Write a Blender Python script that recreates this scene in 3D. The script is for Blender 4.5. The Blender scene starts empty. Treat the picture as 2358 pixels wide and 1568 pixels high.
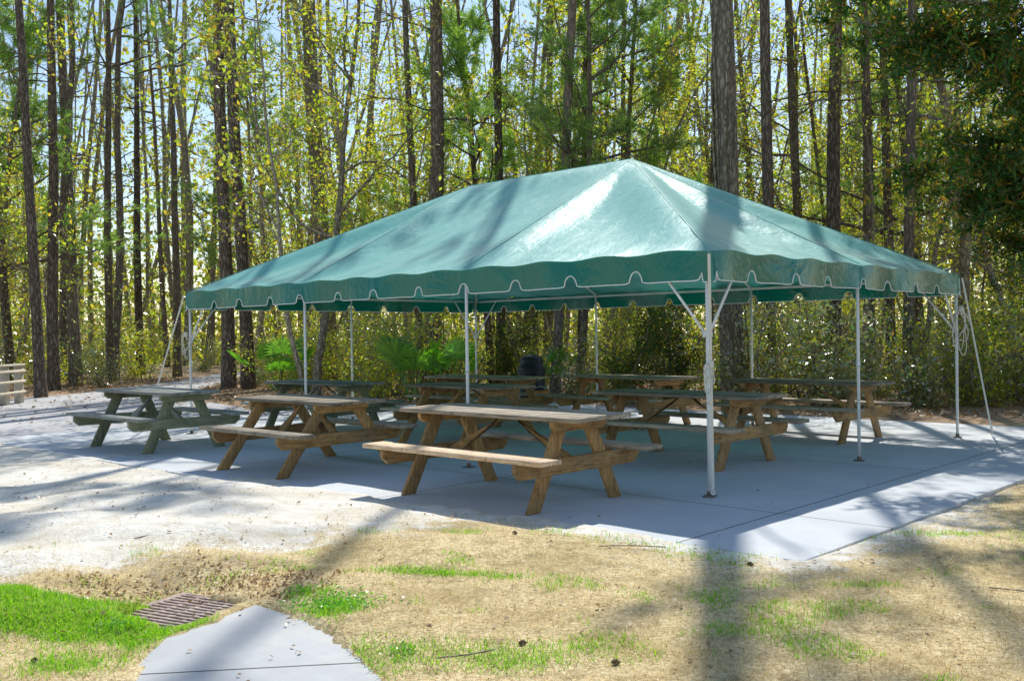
import bpy, bmesh, math, random
import numpy as np
from mathutils import Vector, Matrix
random.seed(7)
SC = bpy.context.scene
COL = SC.collection

# ------------------------------------------------------------------ helpers
def mesh_np(name, v, f, smooth=False):
    v = np.asarray(v, dtype=np.float32); f = np.asarray(f, dtype=np.int32)
    k = f.shape[1]
    me = bpy.data.meshes.new(name)
    me.vertices.add(len(v)); me.vertices.foreach_set("co", v.ravel())
    me.loops.add(f.size); me.loops.foreach_set("vertex_index", f.ravel())
    me.polygons.add(len(f)); me.polygons.foreach_set("loop_start", np.arange(len(f), dtype=np.int32) * k)
    if smooth: me.polygons.foreach_set("use_smooth", np.ones(len(f), dtype=bool))
    me.update(calc_edges=True); me.validate()
    return me

class MB:
    def __init__(s): s.v = []; s.f = []; s.n = 0
    def add(s, v, f):
        v = np.asarray(v, float); f = np.asarray(f, int)
        s.v.append(v); s.f.append(f + s.n); s.n += len(v)
    def mesh(s, name, smooth=False):
        return mesh_np(name, np.concatenate(s.v), np.concatenate(s.f), smooth)

def tube(pts, rad, n=6, cap=False):
    P = np.asarray(pts, float); m = len(P)
    rad = np.broadcast_to(np.asarray(rad, float), (m,))
    T = np.gradient(P, axis=0); T /= (np.linalg.norm(T, axis=1, keepdims=True) + 1e-9)
    ref = np.array([0, 0, 1.0]) if abs(T[:, 2]).mean() < 0.75 else np.array([1.0, 0.13, 0])
    A = np.cross(T, ref); A /= (np.linalg.norm(A, axis=1, keepdims=True) + 1e-9)
    B = np.cross(T, A)
    a = np.linspace(0, 2 * np.pi, n, endpoint=False)
    V = P[:, None, :] + rad[:, None, None] * (np.cos(a)[None, :, None] * A[:, None, :] + np.sin(a)[None, :, None] * B[:, None, :])
    V = V.reshape(-1, 3)
    i = np.arange(m - 1)[:, None]; j = np.arange(n)[None, :]; j2 = (j + 1) % n
    F = np.stack([i * n + j, i * n + j2, (i + 1) * n + j2, (i + 1) * n + j], -1).reshape(-1, 4)
    if cap:
        V = np.vstack([V, P[:1], P[-1:]]); c0 = m * n; c1 = c0 + 1
        for (c, o, s) in ((c0, 0, 1), (c1, (m - 1) * n, -1)):
            for j in range(0, n, 2):
                q = (o + j, o + (j + 1) % n, o + (j + 2) % n, c)
                F = np.vstack([F, [q if s < 0 else q[::-1]]])
    return V, F

def box(c, s, rz=0.0):
    c = np.array(c, float); s = np.array(s, float) / 2
    V = np.array([[x, y, z] for x in (-1, 1) for y in (-1, 1) for z in (-1, 1)], float) * s
    if rz:
        co, si = math.cos(rz), math.sin(rz)
        V = np.stack([V[:, 0] * co - V[:, 1] * si, V[:, 0] * si + V[:, 1] * co, V[:, 2]], 1)
    F = [(0, 1, 3, 2), (4, 6, 7, 5), (0, 4, 5, 1), (2, 3, 7, 6), (0, 2, 6, 4), (1, 5, 7, 3)]
    return V + c, np.array(F)

def bevel(me, w=0.005, seg=1):
    bm = bmesh.new(); bm.from_mesh(me)
    bmesh.ops.recalc_face_normals(bm, faces=bm.faces)
    bmesh.ops.bevel(bm, geom=bm.edges[:], offset=w, segments=seg, affect='EDGES')
    bm.to_mesh(me); bm.free(); return me

def mkobj(name, data, mat=None, parent=None, loc=(0, 0, 0), rot=(0, 0, 0), scale=(1, 1, 1)):
    o = bpy.data.objects.new(name, data)
    if mat is not None and data is not None and len(data.materials) == 0: data.materials.append(mat)
    COL.objects.link(o)
    if parent: o.parent = parent
    o.location = loc; o.rotation_euler = rot; o.scale = scale
    return o

def tag(o, label=None, cat=None, group=None, kind=None):
    if label: o["label"] = label
    if cat: o["category"] = cat
    if group: o["group"] = group
    if kind: o["kind"] = kind
    return o

def h2(a, b, seed):
    t = np.sin(a * 127.1 + b * 311.7 + seed * 74.7) * 43758.5453
    return t - np.floor(t)
def vn(x, y, s, seed=0):
    x = np.asarray(x, float) / s; y = np.asarray(y, float) / s
    xi = np.floor(x); yi = np.floor(y); fx = x - xi; fy = y - yi
    fx = fx * fx * (3 - 2 * fx); fy = fy * fy * (3 - 2 * fy)
    a = h2(xi, yi, seed); b = h2(xi + 1, yi, seed); c = h2(xi, yi + 1, seed); d = h2(xi + 1, yi + 1, seed)
    return (a * (1 - fx) + b * fx) * (1 - fy) + (c * (1 - fx) + d * fx) * fy
def fbm(x, y, s, seed=0, o=3):
    t = 0; w = 0; a = 1.0
    for i in range(o):
        t = t + a * vn(x, y, s, seed + i * 3.1); w += a; a *= .5; s *= .5
    return t / w
def sstep(a, b, x):
    t = np.clip((x - a) / (b - a), 0, 1); return t * t * (3 - 2 * t)
def sdpoly(x, y, poly):
    P = np.array(poly, float); x = np.asarray(x, float); y = np.asarray(y, float)
    d = np.full(x.shape, 1e9); ins = np.zeros(x.shape, bool)
    for i in range(len(P)):
        a = P[i]; b = P[(i + 1) % len(P)]; e = b - a
        wx = x - a[0]; wy = y - a[1]
        t = np.clip((wx * e[0] + wy * e[1]) / (e @ e), 0, 1)
        d = np.minimum(d, np.hypot(wx - t * e[0], wy - t * e[1]))
        c = ((a[1] > y) != (b[1] > y)) & (x < (b[0] - a[0]) * (y - a[1]) / (b[1] - a[1] + 1e-12) + a[0])
        ins ^= c
    return np.where(ins, -d, d)

# ------------------------------------------------------------------ materials
class NT:
    def __init__(s, name):
        s.m = bpy.data.materials.new(name); s.m.use_nodes = True
        s.t = s.m.node_tree; s.t.nodes.clear()
        s.out = s.t.nodes.new("ShaderNodeOutputMaterial")
    def n(s, typ, **k):
        nd = s.t.nodes.new("ShaderNode" + typ)
        for a, b in k.items(): setattr(nd, a, b)
        return nd
    def l(s, a, b): s.t.links.new(a, b)
    def ramp(s, fac, stops, interp='LINEAR'):
        r = s.n("ValToRGB"); cr = r.color_ramp; cr.interpolation = interp
        while len(cr.elements) < len(stops): cr.elements.new(0.5)
        for e, (p, c) in zip(cr.elements, stops):
            e.position = p; e.color = (c[0], c[1], c[2], 1)
        if fac is not None: s.l(fac, r.inputs[0])
        return r.outputs[0]
    def noise(s, vec, scale, detail=4, rough=.55, dist=0.0):
        nd = s.n("TexNoise"); nd.inputs["Scale"].default_value = scale; nd.inputs["Detail"].default_value = detail
        nd.inputs["Roughness"].default_value = rough; nd.inputs["Distortion"].default_value = dist
        if vec is not None: s.l(vec, nd.inputs["Vector"])
        return nd.outputs["Fac"]
    def mapping(s, vec, scale=(1, 1, 1), rot=(0, 0, 0), loc=(0, 0, 0)):
        m = s.n("Mapping"); m.inputs["Scale"].default_value = scale; m.inputs["Rotation"].default_value = rot
        m.inputs["Location"].default_value = loc
        s.l(vec, m.inputs["Vector"]); return m.outputs[0]
    def mix(s, fac, a, b, typ='MIX'):
        m = s.n("Mix", data_type='RGBA', blend_type=typ)
        for inp, val in ((0, fac), (6, a), (7, b)):
            if hasattr(val, "is_linked"): s.l(val, m.inputs[inp])
            elif inp == 0: m.inputs[0].default_value = val
            else: m.inputs[inp].default_value = (val[0], val[1], val[2], 1)
        return m.outputs[2]
    def math(s, op, a, b=None, c=None):
        m = s.n("Math", operation=op)
        for i, val in enumerate((a, b, c)):
            if val is None: continue
            if hasattr(val, "is_linked"): s.l(val, m.inputs[i])
            else: m.inputs[i].default_value = val
        return m.outputs[0]
    def bump(s, h, strength=.4, dist=.01):
        b = s.n("Bump"); b.inputs["Strength"].default_value = strength; b.inputs["Distance"].default_value = dist
        s.l(h, b.inputs["Height"]); return b.outputs[0]
    def principled(s, color, rough=.8, bump=None, metal=0, spec=.5):
        p = s.n("BsdfPrincipled")
        if hasattr(color, "is_linked"): s.l(color, p.inputs["Base Color"])
        else: p.inputs["Base Color"].default_value = (*color, 1)
        if hasattr(rough, "is_linked"): s.l(rough, p.inputs["Roughness"])
        else: p.inputs["Roughness"].default_value = rough
        p.inputs["Metallic"].default_value = metal
        p.inputs["Specular IOR Level"].default_value = spec
        if bump is not None: s.l(bump, p.inputs["Normal"])
        return p
    def done(s, sh):
        s.l(sh, s.out.inputs[0]); return s.m

def simple(name, c1, c2, scale=20, rough=.6, metal=0, bump=.15, spec=.5, sc=(1, 1, 1)):
    t = NT(name); tc = t.n("TexCoord").outputs["Object"]; v = t.mapping(tc, sc)
    f = t.noise(v, scale, 5)
    col = t.ramp(f, [(.3, c1), (.7, c2)])
    return t.done(t.principled(col, rough, t.bump(f, bump, .005), metal, spec).outputs[0])

def leafmat(name, cols, trans=.5, tcol=(1.5, 1.6, .8), gloss=.05, grough=.4):
    t = NT(name)
    g = t.n("NewGeometry").outputs["Random Per Island"]
    k = len(cols)
    col = t.ramp(g, [((i + .5) / k, c) for i, c in enumerate(cols)])
    oi = t.n("ObjectInfo").outputs["Random"]
    br = t.math('MULTIPLY_ADD', oi, .6, .75)
    m = t.n("VectorMath", operation='SCALE'); t.l(col, m.inputs[0]); t.l(br, m.inputs["Scale"])
    col = m.outputs[0]
    tm = t.mix(1.0, col, tcol, 'MULTIPLY')
    d = t.n("BsdfDiffuse"); t.l(col, d.inputs[0])
    tr = t.n("BsdfTranslucent"); t.l(tm, tr.inputs[0])
    mx = t.n("MixShader"); mx.inputs[0].default_value = trans; t.l(d.outputs[0], mx.inputs[1]); t.l(tr.outputs[0], mx.inputs[2])
    gl = t.n("BsdfGlossy"); gl.inputs["Roughness"].default_value = grough; gl.inputs[0].default_value = (1, 1, 1, 1)
    m2 = t.n("MixShader"); m2.inputs[0].default_value = gloss; t.l(mx.outputs[0], m2.inputs[1]); t.l(gl.outputs[0], m2.inputs[2])
    return t.done(m2.outputs[0])

def woodmat(name, axis, c1, c2, c3, alg=(.10, .115, .085), af=.4):
    t = NT(name); tc = t.n("TexCoord").outputs["Object"]
    s = [14, 14, 14]; s[axis] = 0.9
    rnd = t.n("ObjectInfo").outputs["Random"]
    off = t.n("CombineXYZ"); t.l(t.math('MULTIPLY', rnd, 31.0), off.inputs[0]); t.l(t.math('MULTIPLY', rnd, 17.0), off.inputs[1])
    ad = t.n("VectorMath", operation='ADD'); t.l(tc, ad.inputs[0]); t.l(off.outputs[0], ad.inputs[1])
    isl = t.n("NewGeometry").outputs["Random Per Island"]
    v = t.mapping(ad.outputs[0], s)
    g = t.noise(v, 4.5, 6, .65, .6)
    big = t.noise(ad.outputs[0], 2.2, 3); kn = t.noise(ad.outputs[0], 9, 4, .7)
    col = t.ramp(g, [(.30, c1), (.5, c2), (.70, c3)])
    col = t.mix(t.math('MULTIPLY', t.ramp(big, [(.4, (0, 0, 0)), (.65, (1, 1, 1))]), af), col, alg)
    col = t.mix(t.math('MULTIPLY', t.ramp(kn, [(.52, (0, 0, 0)), (.70, (1, 1, 1))]), .6), col, tuple(q * .6 for q in c1))
    val = t.math('ADD', t.math('MULTIPLY', rnd, .5), t.math('MULTIPLY', isl, .45))
    val = t.math('ADD', val, .55)
    m = t.n("VectorMath", operation='SCALE'); t.l(col, m.inputs[0]); t.l(val, m.inputs["Scale"])
    return t.done(t.principled(m.outputs[0], .75, t.bump(g, .6, .006), spec=.35).outputs[0])

def barkmat(name, c1, c2, c3, sc=(9, 9, 2.2)):
    t = NT(name); tc = t.n("TexCoord").outputs["Object"]; v = t.mapping(tc, sc)
    vo = t.n("TexVoronoi"); vo.feature = 'DISTANCE_TO_EDGE'; vo.inputs["Scale"].default_value = 1.6
    nz = t.n("TexNoise"); nz.inputs["Scale"].default_value = 2.0; nz.inputs["Detail"].default_value = 5; t.l(v, nz.inputs["Vector"])
    vm = t.n("VectorMath", operation='ADD'); t.l(v, vm.inputs[0]); t.l(nz.outputs["Color"], vm.inputs[1]); t.l(vm.outputs[0], vo.inputs["Vector"])
    n2 = t.noise(v, 3.5, 5)
    h = t.math('MULTIPLY', t.math('MINIMUM', vo.outputs["Distance"], .25), 3.0)
    f = t.math('ADD', t.math('MULTIPLY', h, .6), t.math('MULTIPLY', n2, .5))
    col = t.ramp(f, [(.15, c1), (.5, c2), (.9, c3)])
    rnd = t.n("ObjectInfo").outputs["Random"]
    col = t.mix(t.math('MULTIPLY', rnd, .4), col, (.22, .20, .17))
    m = t.n("VectorMath", operation='SCALE'); t.l(col, m.inputs[0]); t.l(t.math('MULTIPLY_ADD', rnd, .6, .65), m.inputs["Scale"])
    return t.done(t.principled(m.outputs[0], .9, t.bump(f, 1.0, .05), spec=.2).outputs[0])

M = {}
M['bark_pine'] = barkmat("pine_bark", (.035, .024, .018), (.21, .155, .115), (.46, .38, .31))
M['bark_hard'] = barkmat("hardwood_bark", (.12, .10, .07), (.38, .33, .24), (.60, .54, .42), (6, 6, 3))
M['leaf_yellow'] = leafmat("yellow_green_leaves", [(.36, .46, .03), (.56, .54, .03), (.24, .40, .03), (.66, .52, .05), (.38, .22, .04), (.46, .56, .05), (.16, .28, .03)], .65, (1.45, 1.5, .8), .06)
M['leaf_far'] = leafmat("distant_woodland_leaves", [(.26, .36, .04), (.44, .44, .04), (.18, .28, .03), (.50, .40, .06), (.24, .16, .05), (.36, .44, .05), (.10, .16, .03)], .65, (1.5, 1.5, .8), .04)
M['leaf_green'] = leafmat("glossy_green_leaves", [(.09, .18, .03), (.17, .27, .03), (.30, .34, .05), (.42, .34, .08), (.12, .21, .03), (.30, .20, .10)], .45, (1.5, 1.6, .6), .20, .28)
M['needle'] = leafmat("pine_needles", [(.14, .27, .05), (.21, .34, .06), (.30, .38, .06), (.15, .29, .12)], .5, (1.4, 1.5, .7), .06)
M['cedar'] = leafmat("cedar_foliage", [(.02, .08, .02), (.035, .11, .02), (.07, .13, .02), (.04, .10, .025), (.30, .17, .02), (.05, .14, .03)], .42, (1.6, 1.5, .6), .02)
M['palm'] = leafmat("palmetto_fronds", [(.14, .36, .04), (.22, .46, .05), (.10, .26, .03)], .5, (1.5, 1.7, .5), .08, .35)
M['wood_x'] = woodmat("weathered_wood_lengthwise", 0, (.16, .12, .085), (.34, .27, .19), (.54, .46, .36))
M['wood_y'] = woodmat("weathered_wood_cross", 1, (.17, .085, .025), (.37, .21, .08), (.52, .33, .14))
M['wood_z'] = woodmat("weathered_wood_upright", 2, (.17, .085, .025), (.37, .21, .08), (.52, .33, .14))
M['gwood_x'] = woodmat("bleached_wood_lengthwise", 0, (.15, .16, .13), (.31, .32, .28), (.48, .48, .44))
M['gwood_y'] = woodmat("greenish_wood_cross", 1, (.12, .13, .07), (.24, .24, .15), (.36, .34, .23), (.11, .15, .07))
M['gwood_z'] = woodmat("greenish_wood_upright", 2, (.12, .13, .07), (.24, .24, .15), (.36, .34, .23), (.11, .15, .07))
M['bench_x'] = woodmat("pale_reddish_bench_wood", 0, (.30, .18, .10), (.56, .40, .25), (.72, .56, .40), af=.1)  # lighter, redder wood for one seat of the nearest table
M['pole'] = simple("white_painted_pole", (.74, .75, .74), (.86, .87, .86), 14, .35, 0, .05)
M['strap'] = simple("white_webbing", (.62, .60, .52), (.78, .76, .68), 60, .8, 0, .2)
M['piping'] = simple("white_piping", (.78, .79, .75), (.88, .88, .83), 30, .6, 0, .05)
M['rust'] = simple("rusted_steel", (.26, .18, .145), (.50, .39, .33), 35, .8, .1, .4)
M['plate'] = simple("rusted_plate_steel", (.16, .13, .11), (.30, .24, .20), 35, .8, .2, .3)
M['black'] = simple("black_enamel", (.012, .014, .016), (.025, .028, .032), 10, .32, 0, .05)
M['fence'] = simple("pale_fence_wood", (.42, .36, .27), (.6, .54, .44), 12, .85, 0, .3)
M['orange'] = simple("orange_plastic", (.6, .16, .03), (.7, .22, .04), 10, .5)
M['cone'] = simple("pine_cone_scales", (.14, .09, .055), (.30, .20, .13), 40, .9, 0, .4)

def vinyl(name, c, rough, trans, spec=.75, bs=.35, sheen=0.0):
    t = NT(name); tc = t.n("TexCoord").outputs["Object"]
    n1 = t.noise(t.mapping(tc, (1, 1, 1)), 1.6, 4, .6, .8); n2 = t.noise(t.mapping(tc, (1, 2.5, 1), (0, 0, .6)), 5, 4, .6, 1.0)
    n3 = t.noise(tc, 3.2, 6, .75, .5)
    col = t.mix(n1, tuple(x * .85 for x in c), tuple(min(1, x * 1.15) for x in c))
    col = t.mix(t.math('MULTIPLY', t.ramp(n3, [(.5, (0, 0, 0)), (.75, (1, 1, 1))]), .2), col, (min(1, c[0] * 1.4 + .04), c[1] * 1.1, c[2] * .95))
    hb = t.math('ADD', n1, t.math('MULTIPLY', n2, .3))
    rg = t.math('MULTIPLY_ADD', n2, .18, rough - .09)
    p = t.principled(col, rg, t.bump(hb, bs, .05), spec=spec)
    if sheen: p.inputs["Sheen Weight"].default_value = sheen; p.inputs["Sheen Roughness"].default_value = .3
    tr = t.n("BsdfTranslucent"); tr.inputs[0].default_value = (c[0] * .9, c[1] * 1.1, c[2] * 1.0, 1)
    mx = t.n("MixShader"); mx.inputs[0].default_value = trans
    t.l(p.outputs[0], mx.inputs[1]); t.l(tr.outputs[0], mx.inputs[2])
    return t.done(mx.outputs[0])
M['vinyl'] = vinyl("green_vinyl_canopy", (.07, .42, .375), .44, .08, 1.0, .4, .5)  # mottled teal canopy vinyl with a lighter base than the valance
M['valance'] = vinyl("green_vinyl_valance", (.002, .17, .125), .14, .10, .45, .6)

def concrete(name, joint=None, c=(.40, .41, .41), sandy=.35, mot=.35):
    t = NT(name); tc = t.n("TexCoord").outputs["Object"]
    n1 = t.noise(tc, .9, 5, .6); n2 = t.noise(tc, 60, 4, .7); n3 = t.noise(tc, 6, 5, .65)
    col = t.ramp(n1, [(.3, tuple(x * .80 for x in c)), (.7, tuple(x * 1.1 for x in c))])
    col = t.mix(t.math('MULTIPLY', n3, mot), col, tuple(x * .62 for x in c))
    col = t.mix(t.math('MULTIPLY', n2, .3), col, (.62, .61, .57))
    st = t.ramp(t.noise(tc, 1.7, 6, .7), [(.52, (0, 0, 0)), (.68, (1, 1, 1))])
    col = t.mix(t.math('MULTIPLY', st, sandy), col, (.66, .61, .52))
    h = t.math('MULTIPLY', n2, .25)
    if joint:
        sx = t.n("SeparateXYZ"); t.l(tc, sx.inputs[0])
        fs = []
        for ax, (per, off) in enumerate(joint):
            m = t.math('PINGPONG', t.math('ADD', sx.outputs[ax], off), per / 2)
            fs.append(t.math('LESS_THAN', m, .007))
        j = t.math('MAXIMUM', fs[0], fs[1])
        col = t.mix(j, col, (.10, .095, .085))
        h = t.math('SUBTRACT', h, t.math('MULTIPLY', j, 2.0))
    return t.done(t.principled(col, .85, t.bump(h, .4, .006), spec=.3).outputs[0])
M['slab'] = concrete("broom_finished_concrete", ((3.05, 30.8), (3.05, 31.3)), (.64, .67, .70), .35, .5)
M['walk'] = concrete("old_walkway_concrete_shade_dapple", ((50, 20), (1.1, 20.45)), (.54, .55, .56), .4, .8)  # strong mottle puts dappled tree shade into the path's colour

def asphalt():
    t = NT("weathered_asphalt"); tc = t.n("TexCoord").outputs["Object"]
    n1 = t.noise(tc, .5, 5, .6); n2 = t.noise(tc, 45, 3, .7)
    col = t.ramp(n1, [(.3, (.34, .34, .36)), (.7, (.50, .49, .50))])
    col = t.mix(t.math('MULTIPLY', n2, .5), col, (.56, .54, .52))
    li = t.ramp(t.noise(tc, 9, 5, .75), [(.60, (0, 0, 0)), (.66, (1, 1, 1))])
    col = t.mix(t.math('MULTIPLY', li, .55), col, (.34, .21, .12))
    return t.done(t.principled(col, .9, t.bump(n2, .4, .008), spec=.3).outputs[0])
M['asphalt'] = asphalt()

def groundmat():
    t = NT("grass_sand_and_leaf_litter"); tc = t.n("TexCoord").outputs["Object"]
    at = t.n("Attribute", attribute_name="mask"); sp = t.n("SeparateColor"); t.l(at.outputs["Color"], sp.inputs[0])
    n_f = t.noise(tc, 42, 5, .75); n_m = t.noise(tc, 7, 5, .7); n_b = t.noise(tc, 1.3, 4, .6)
    n_g = t.noise(t.mapping(tc, (90, 30, 30), (0, 0, .5)), 1.5, 4, .7)
    dry = t.ramp(n_f, [(.32, (.16, .10, .04)), (.46, (.58, .44, .22)), (.62, (.94, .80, .50))])
    dry = t.mix(t.math('MULTIPLY', n_g, .45), dry, (.84, .70, .42))
    dry = t.mix(t.math('MULTIPLY', t.ramp(n_b, [(.45, (0, 0, 0)), (.65, (1, 1, 1))]), .55), dry, (.38, .28, .11))
    dry = t.mix(t.math('MULTIPLY', t.ramp(n_m, [(.48, (0, 0, 0)), (.66, (1, 1, 1))]), .6), dry, (.24, .18, .08))
    sand = t.ramp(n_m, [(.3, (.70, .65, .55)), (.7, (.94, .91, .83))])
    sand = t.mix(t.math('MULTIPLY', t.ramp(n_b, [(.46, (0, 0, 0)), (.62, (1, 1, 1))]), .45), sand, (.64, .54, .39))
    sand = t.mix(t.math('MULTIPLY', t.ramp(n_f, [(.55, (0, 0, 0)), (.68, (1, 1, 1))]), .5), sand, (.44, .35, .23))
    lit = t.ramp(n_f, [(.3, (.12, .075, .045)), (.48, (.36, .23, .14)), (.66, (.62, .46, .31))])
    lit = t.mix(t.math('MULTIPLY', n_m, .35), lit, (.48, .36, .24))
    grn = t.ramp(n_f, [(.3, (.08, .17, .015)), (.6, (.30, .48, .04))])
    def fac(ch, w=.7):
        x = t.math('ADD', ch, t.math('MULTIPLY', t.math('SUBTRACT', n_m, .5), w))
        x = t.math('ADD', x, t.math('MULTIPLY', t.math('SUBTRACT', n_f, .5), w))
        return t.ramp(x, [(.32, (0, 0, 0)), (.68, (1, 1, 1))])
    col = t.mix(fac(sp.outputs[0], 1.3), dry, sand)
    col = t.mix(fac(sp.outputs[2]), col, lit)
    col = t.mix(fac(sp.outputs[1]), col, grn)
    h = t.math('ADD', t.math('MULTIPLY', n_m, 1.2), t.math('MULTIPLY', n_f, .7))
    return t.done(t.principled(col, .95, t.bump(h, .7, .035), spec=.15).outputs[0])
M['ground'] = groundmat()

# ------------------------------------------------------------------ layout
N0 = np.array([1.70, 8.34]); U = np.array([-.724, .690]); V_ = np.array([.690, .724])
ANG = math.atan2(V_[1], V_[0])
SLAB = [(1.78, 5.98), (8.5, 12.95), (-.76, 21.6), (-7.4, 14.7), (-7.18, 13.55), (-4.3, 10.95), (-1.44, 8.42)]
ROAD = [(-40, 13.5), (-7.3, 13.6), (-7.3, 14.6), (-3.0, 19.2), (-5.2, 19.6), (-7.2, 22.5), (-9.0, 27.0), (-9.7, 33), (-10.3, 46), (-12.8, 46), (-11.7, 33), (-12.0, 26.5), (-13.5, 22.3), (-40, 20.5)]
WALK = [(-1.60, .6), (.30, .6), (.02, 2.6), (-.20, 3.3), (-.40, 3.75), (-.58, 4.1), (-.76, 4.45), (-.88, 4.70), (-.99, 4.88), (-1.09, 4.99), (-1.20, 5.05), (-1.30, 5.14), (-1.41, 5.24), (-1.52, 5.02), (-1.64, 4.80), (-1.70, 4.70), (-1.70, 4.55), (-1.68, 4.3), (-1.64, 4.0), (-1.60, 3.5)]
GR = np.array([-1.79, 5.18]); GA = math.atan2(.38, .19); GS_ = 1.12
def inrect(x, y, c, ang, hx, hy):
    dx = x - c[0]; dy = y - c[1]
    a = dx * math.cos(ang) + dy * math.sin(ang); b = -dx * math.sin(ang) + dy * math.cos(ang)
    return (np.abs(a) < hx) & (np.abs(b) < hy)

def gh(x, y):
    g = -.028 + .035 * vn(x, y, .7, 3) + .014 * vn(x, y, .16, 5)
    g = g + .10 * sstep(4.5, 1.2, np.hypot(x + 2.6, (y - 6.9) * 1.2)) * vn(x, y, .5, 9) * 1.1
    g = g + .06 * sstep(.8, .2, np.hypot((x + 2.7) * .8, (y - 4.95) * 1.6))
    dg = np.hypot(x - GR[0], y - GR[1])
    g = g - .09 * sstep(1.2, .25, dg) + .035 * sstep(.55, .30, dg) * vn(x, y, .12, 33)
    g = g + .35 * sstep(22, 60, y) * fbm(x, y, 9, 2)
    ds = sdpoly(x, y, SLAB); lf = sstep(2.2, .8, x) * (y < 14)
    g = np.where(ds < .9, np.minimum(g, -.005 + .013 * lf + .016 * vn(x, y, .3, 8) + .04 * np.clip(ds, 0, 1)), g)
    off = (.50 * fbm(x, y, .8, 12) ** 2 + .12 * vn(x, y, .15, 2)) * lf
    g = g - .09 * sstep(.06, -.12, ds + off)
    dr = sdpoly(x, y, ROAD); g = np.where(dr < .8, np.minimum(g, .0 + .02 * vn(x, y, .4, 4)), g); g = g - .09 * sstep(.05, -.25, dr)
    dw = sdpoly(x, y, WALK); offw = .07 * vn(x, y, .2, 17) * (y < 5.0)
    g = np.where(dw < .12, np.maximum(g, -.022 + .012 * vn(x, y, .1, 18)), g)
    g = g - .10 * sstep(.02, -.06, dw + offw)
    return g

xs = np.concatenate([-np.geomspace(8.2, 600, 40)[::-1], np.arange(-8, 8.01, .06), np.geomspace(8.2, 600, 40)])
ys = np.concatenate([-np.geomspace(1, 100, 10)[::-1], np.arange(0, 3, .3), np.arange(3, 14, .06), np.geomspace(14.1, 900, 80)])
X, Y = np.meshgrid(xs, ys)
Z = gh(X, Y)
Z = np.where(inrect(X, Y, GR, GA, .22, .21), -.30, Z)
nx, ny = len(xs), len(ys)
idx = np.arange(nx * ny).reshape(ny, nx)
F = np.stack([idx[:-1, :-1], idx[:-1, 1:], idx[1:, 1:], idx[1:, :-1]], -1).reshape(-1, 4)
gme = mesh_np("ground", np.stack([X, Y, Z], -1).reshape(-1, 3), F, True)
def masks(x, y):
    nb = fbm(x, y, 1.1, 21) - .5
    sand = sstep(-1.3, 1.4, (y - (5.65 + 1.0 * (x + 2.88))) * .8 + nb * 3.0)
    sand = sand * sstep(2.6, -.2, x)
    dS = sdpoly(x, y, SLAB)
    sand = np.maximum(sand, .75 * sstep(.45, .05, dS) * (y < 13) * sstep(6, 3, x))
    sand = np.where((x > .5) & (y < 9), np.maximum(sand, .55 * sstep(1.0, .1, dS) * (nb + .5) * 1.4), sand)
    gs = [(-2.45, 4.93, .75, .36, 2.4), (-1.95, 4.25, .3, .2, .6), (-.45, 5.7, .45, .10, .8), (-.95, 5.0, .18, .15, .9), (-.1, 4.3, .8, .25, .45), (3.1, 6.7, .4, .12, .4),
          (-.75, 4.2, .15, .2, .4), (-1.15, 5.35, .14, .1, .5), (-2.9, 4.9, .6, .4, 1.4), (1.9, 5.4, .2, .1, .4)]
    green = np.zeros_like(x)
    for cx, cy, rx, ry, a in gs:
        green = np.maximum(green, a * np.clip(1.2 - np.hypot((x - cx) / rx, (y - cy) / ry) + (fbm(x, y, .35, 5) - .5) * 1.2, 0, 1))
    green = np.maximum(green, .6 * np.clip((fbm(x, y, .35, 61) - .60) * 4, 0, .5) * (1 - sand) * (y < 8))
    green = np.clip(green, 0, 1)
    lit = sstep(14.5, 17.5, y + nb * 2 + sstep(4, 7, x) * 1.5)
    lit = np.maximum(lit, .6 * sstep(.9, .3, np.hypot((x + 1.75) * .7, y - 5.70)) * (.5 + nb * 1.5))
    return sand, green, np.clip(lit, 0, 1)
s_, g_, l_ = masks(X.ravel(), Y.ravel())
ca = gme.color_attributes.new("mask", 'FLOAT_COLOR', 'POINT')
ca.data.foreach_set("color", np.stack([s_ * (1 - l_), g_, l_, np.ones_like(s_)], -1).astype(np.float32).ravel())
tag(mkobj("ground", gme, M['ground']), "pale sand, dormant grass and leaf litter ground", "ground", kind="structure")

def polyslab(name, poly, z0, z1, mat, frame=None):
    P = np.array(poly, float)
    if frame is not None:
        o, a = frame; d = P - o; P = np.stack([d @ np.array([math.cos(a), math.sin(a)]), d @ np.array([-math.sin(a), math.cos(a)])], 1)
    bm = bmesh.new()
    vs = [bm.verts.new((p[0], p[1], z0)) for p in P]
    f = bm.faces.new(vs); bm.normal_update()
    r = bmesh.ops.extrude_face_region(bm, geom=[f])
    for v in [g for g in r['geom'] if isinstance(g, bmesh.types.BMVert)]: v.co.z = z1
    bmesh.ops.recalc_face_normals(bm, faces=bm.faces)
    me = bpy.data.meshes.new(name); bm.to_mesh(me); bm.free()
    ob = mkobj(name, me, mat)
    if frame is not None: ob.location = (o[0], o[1], 0); ob.rotation_euler = (0, 0, a)
    return ob
tag(polyslab("concrete_slab_pavement", SLAB, -.12, 0, M['slab'], (N0, ANG)), "grey jointed concrete slab under the tent", "pavement", kind="structure")
tag(polyslab("asphalt_road", ROAD, -.10, -.012, M['asphalt']), "pale weathered asphalt road curving into the woods", "road", kind="structure")
tag(polyslab("concrete_path", WALK, -.10, -.022, M['walk'], (np.array([-1, 4.9]), .12)), "old grey concrete path ending at a drain", "path", kind="structure")

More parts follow.
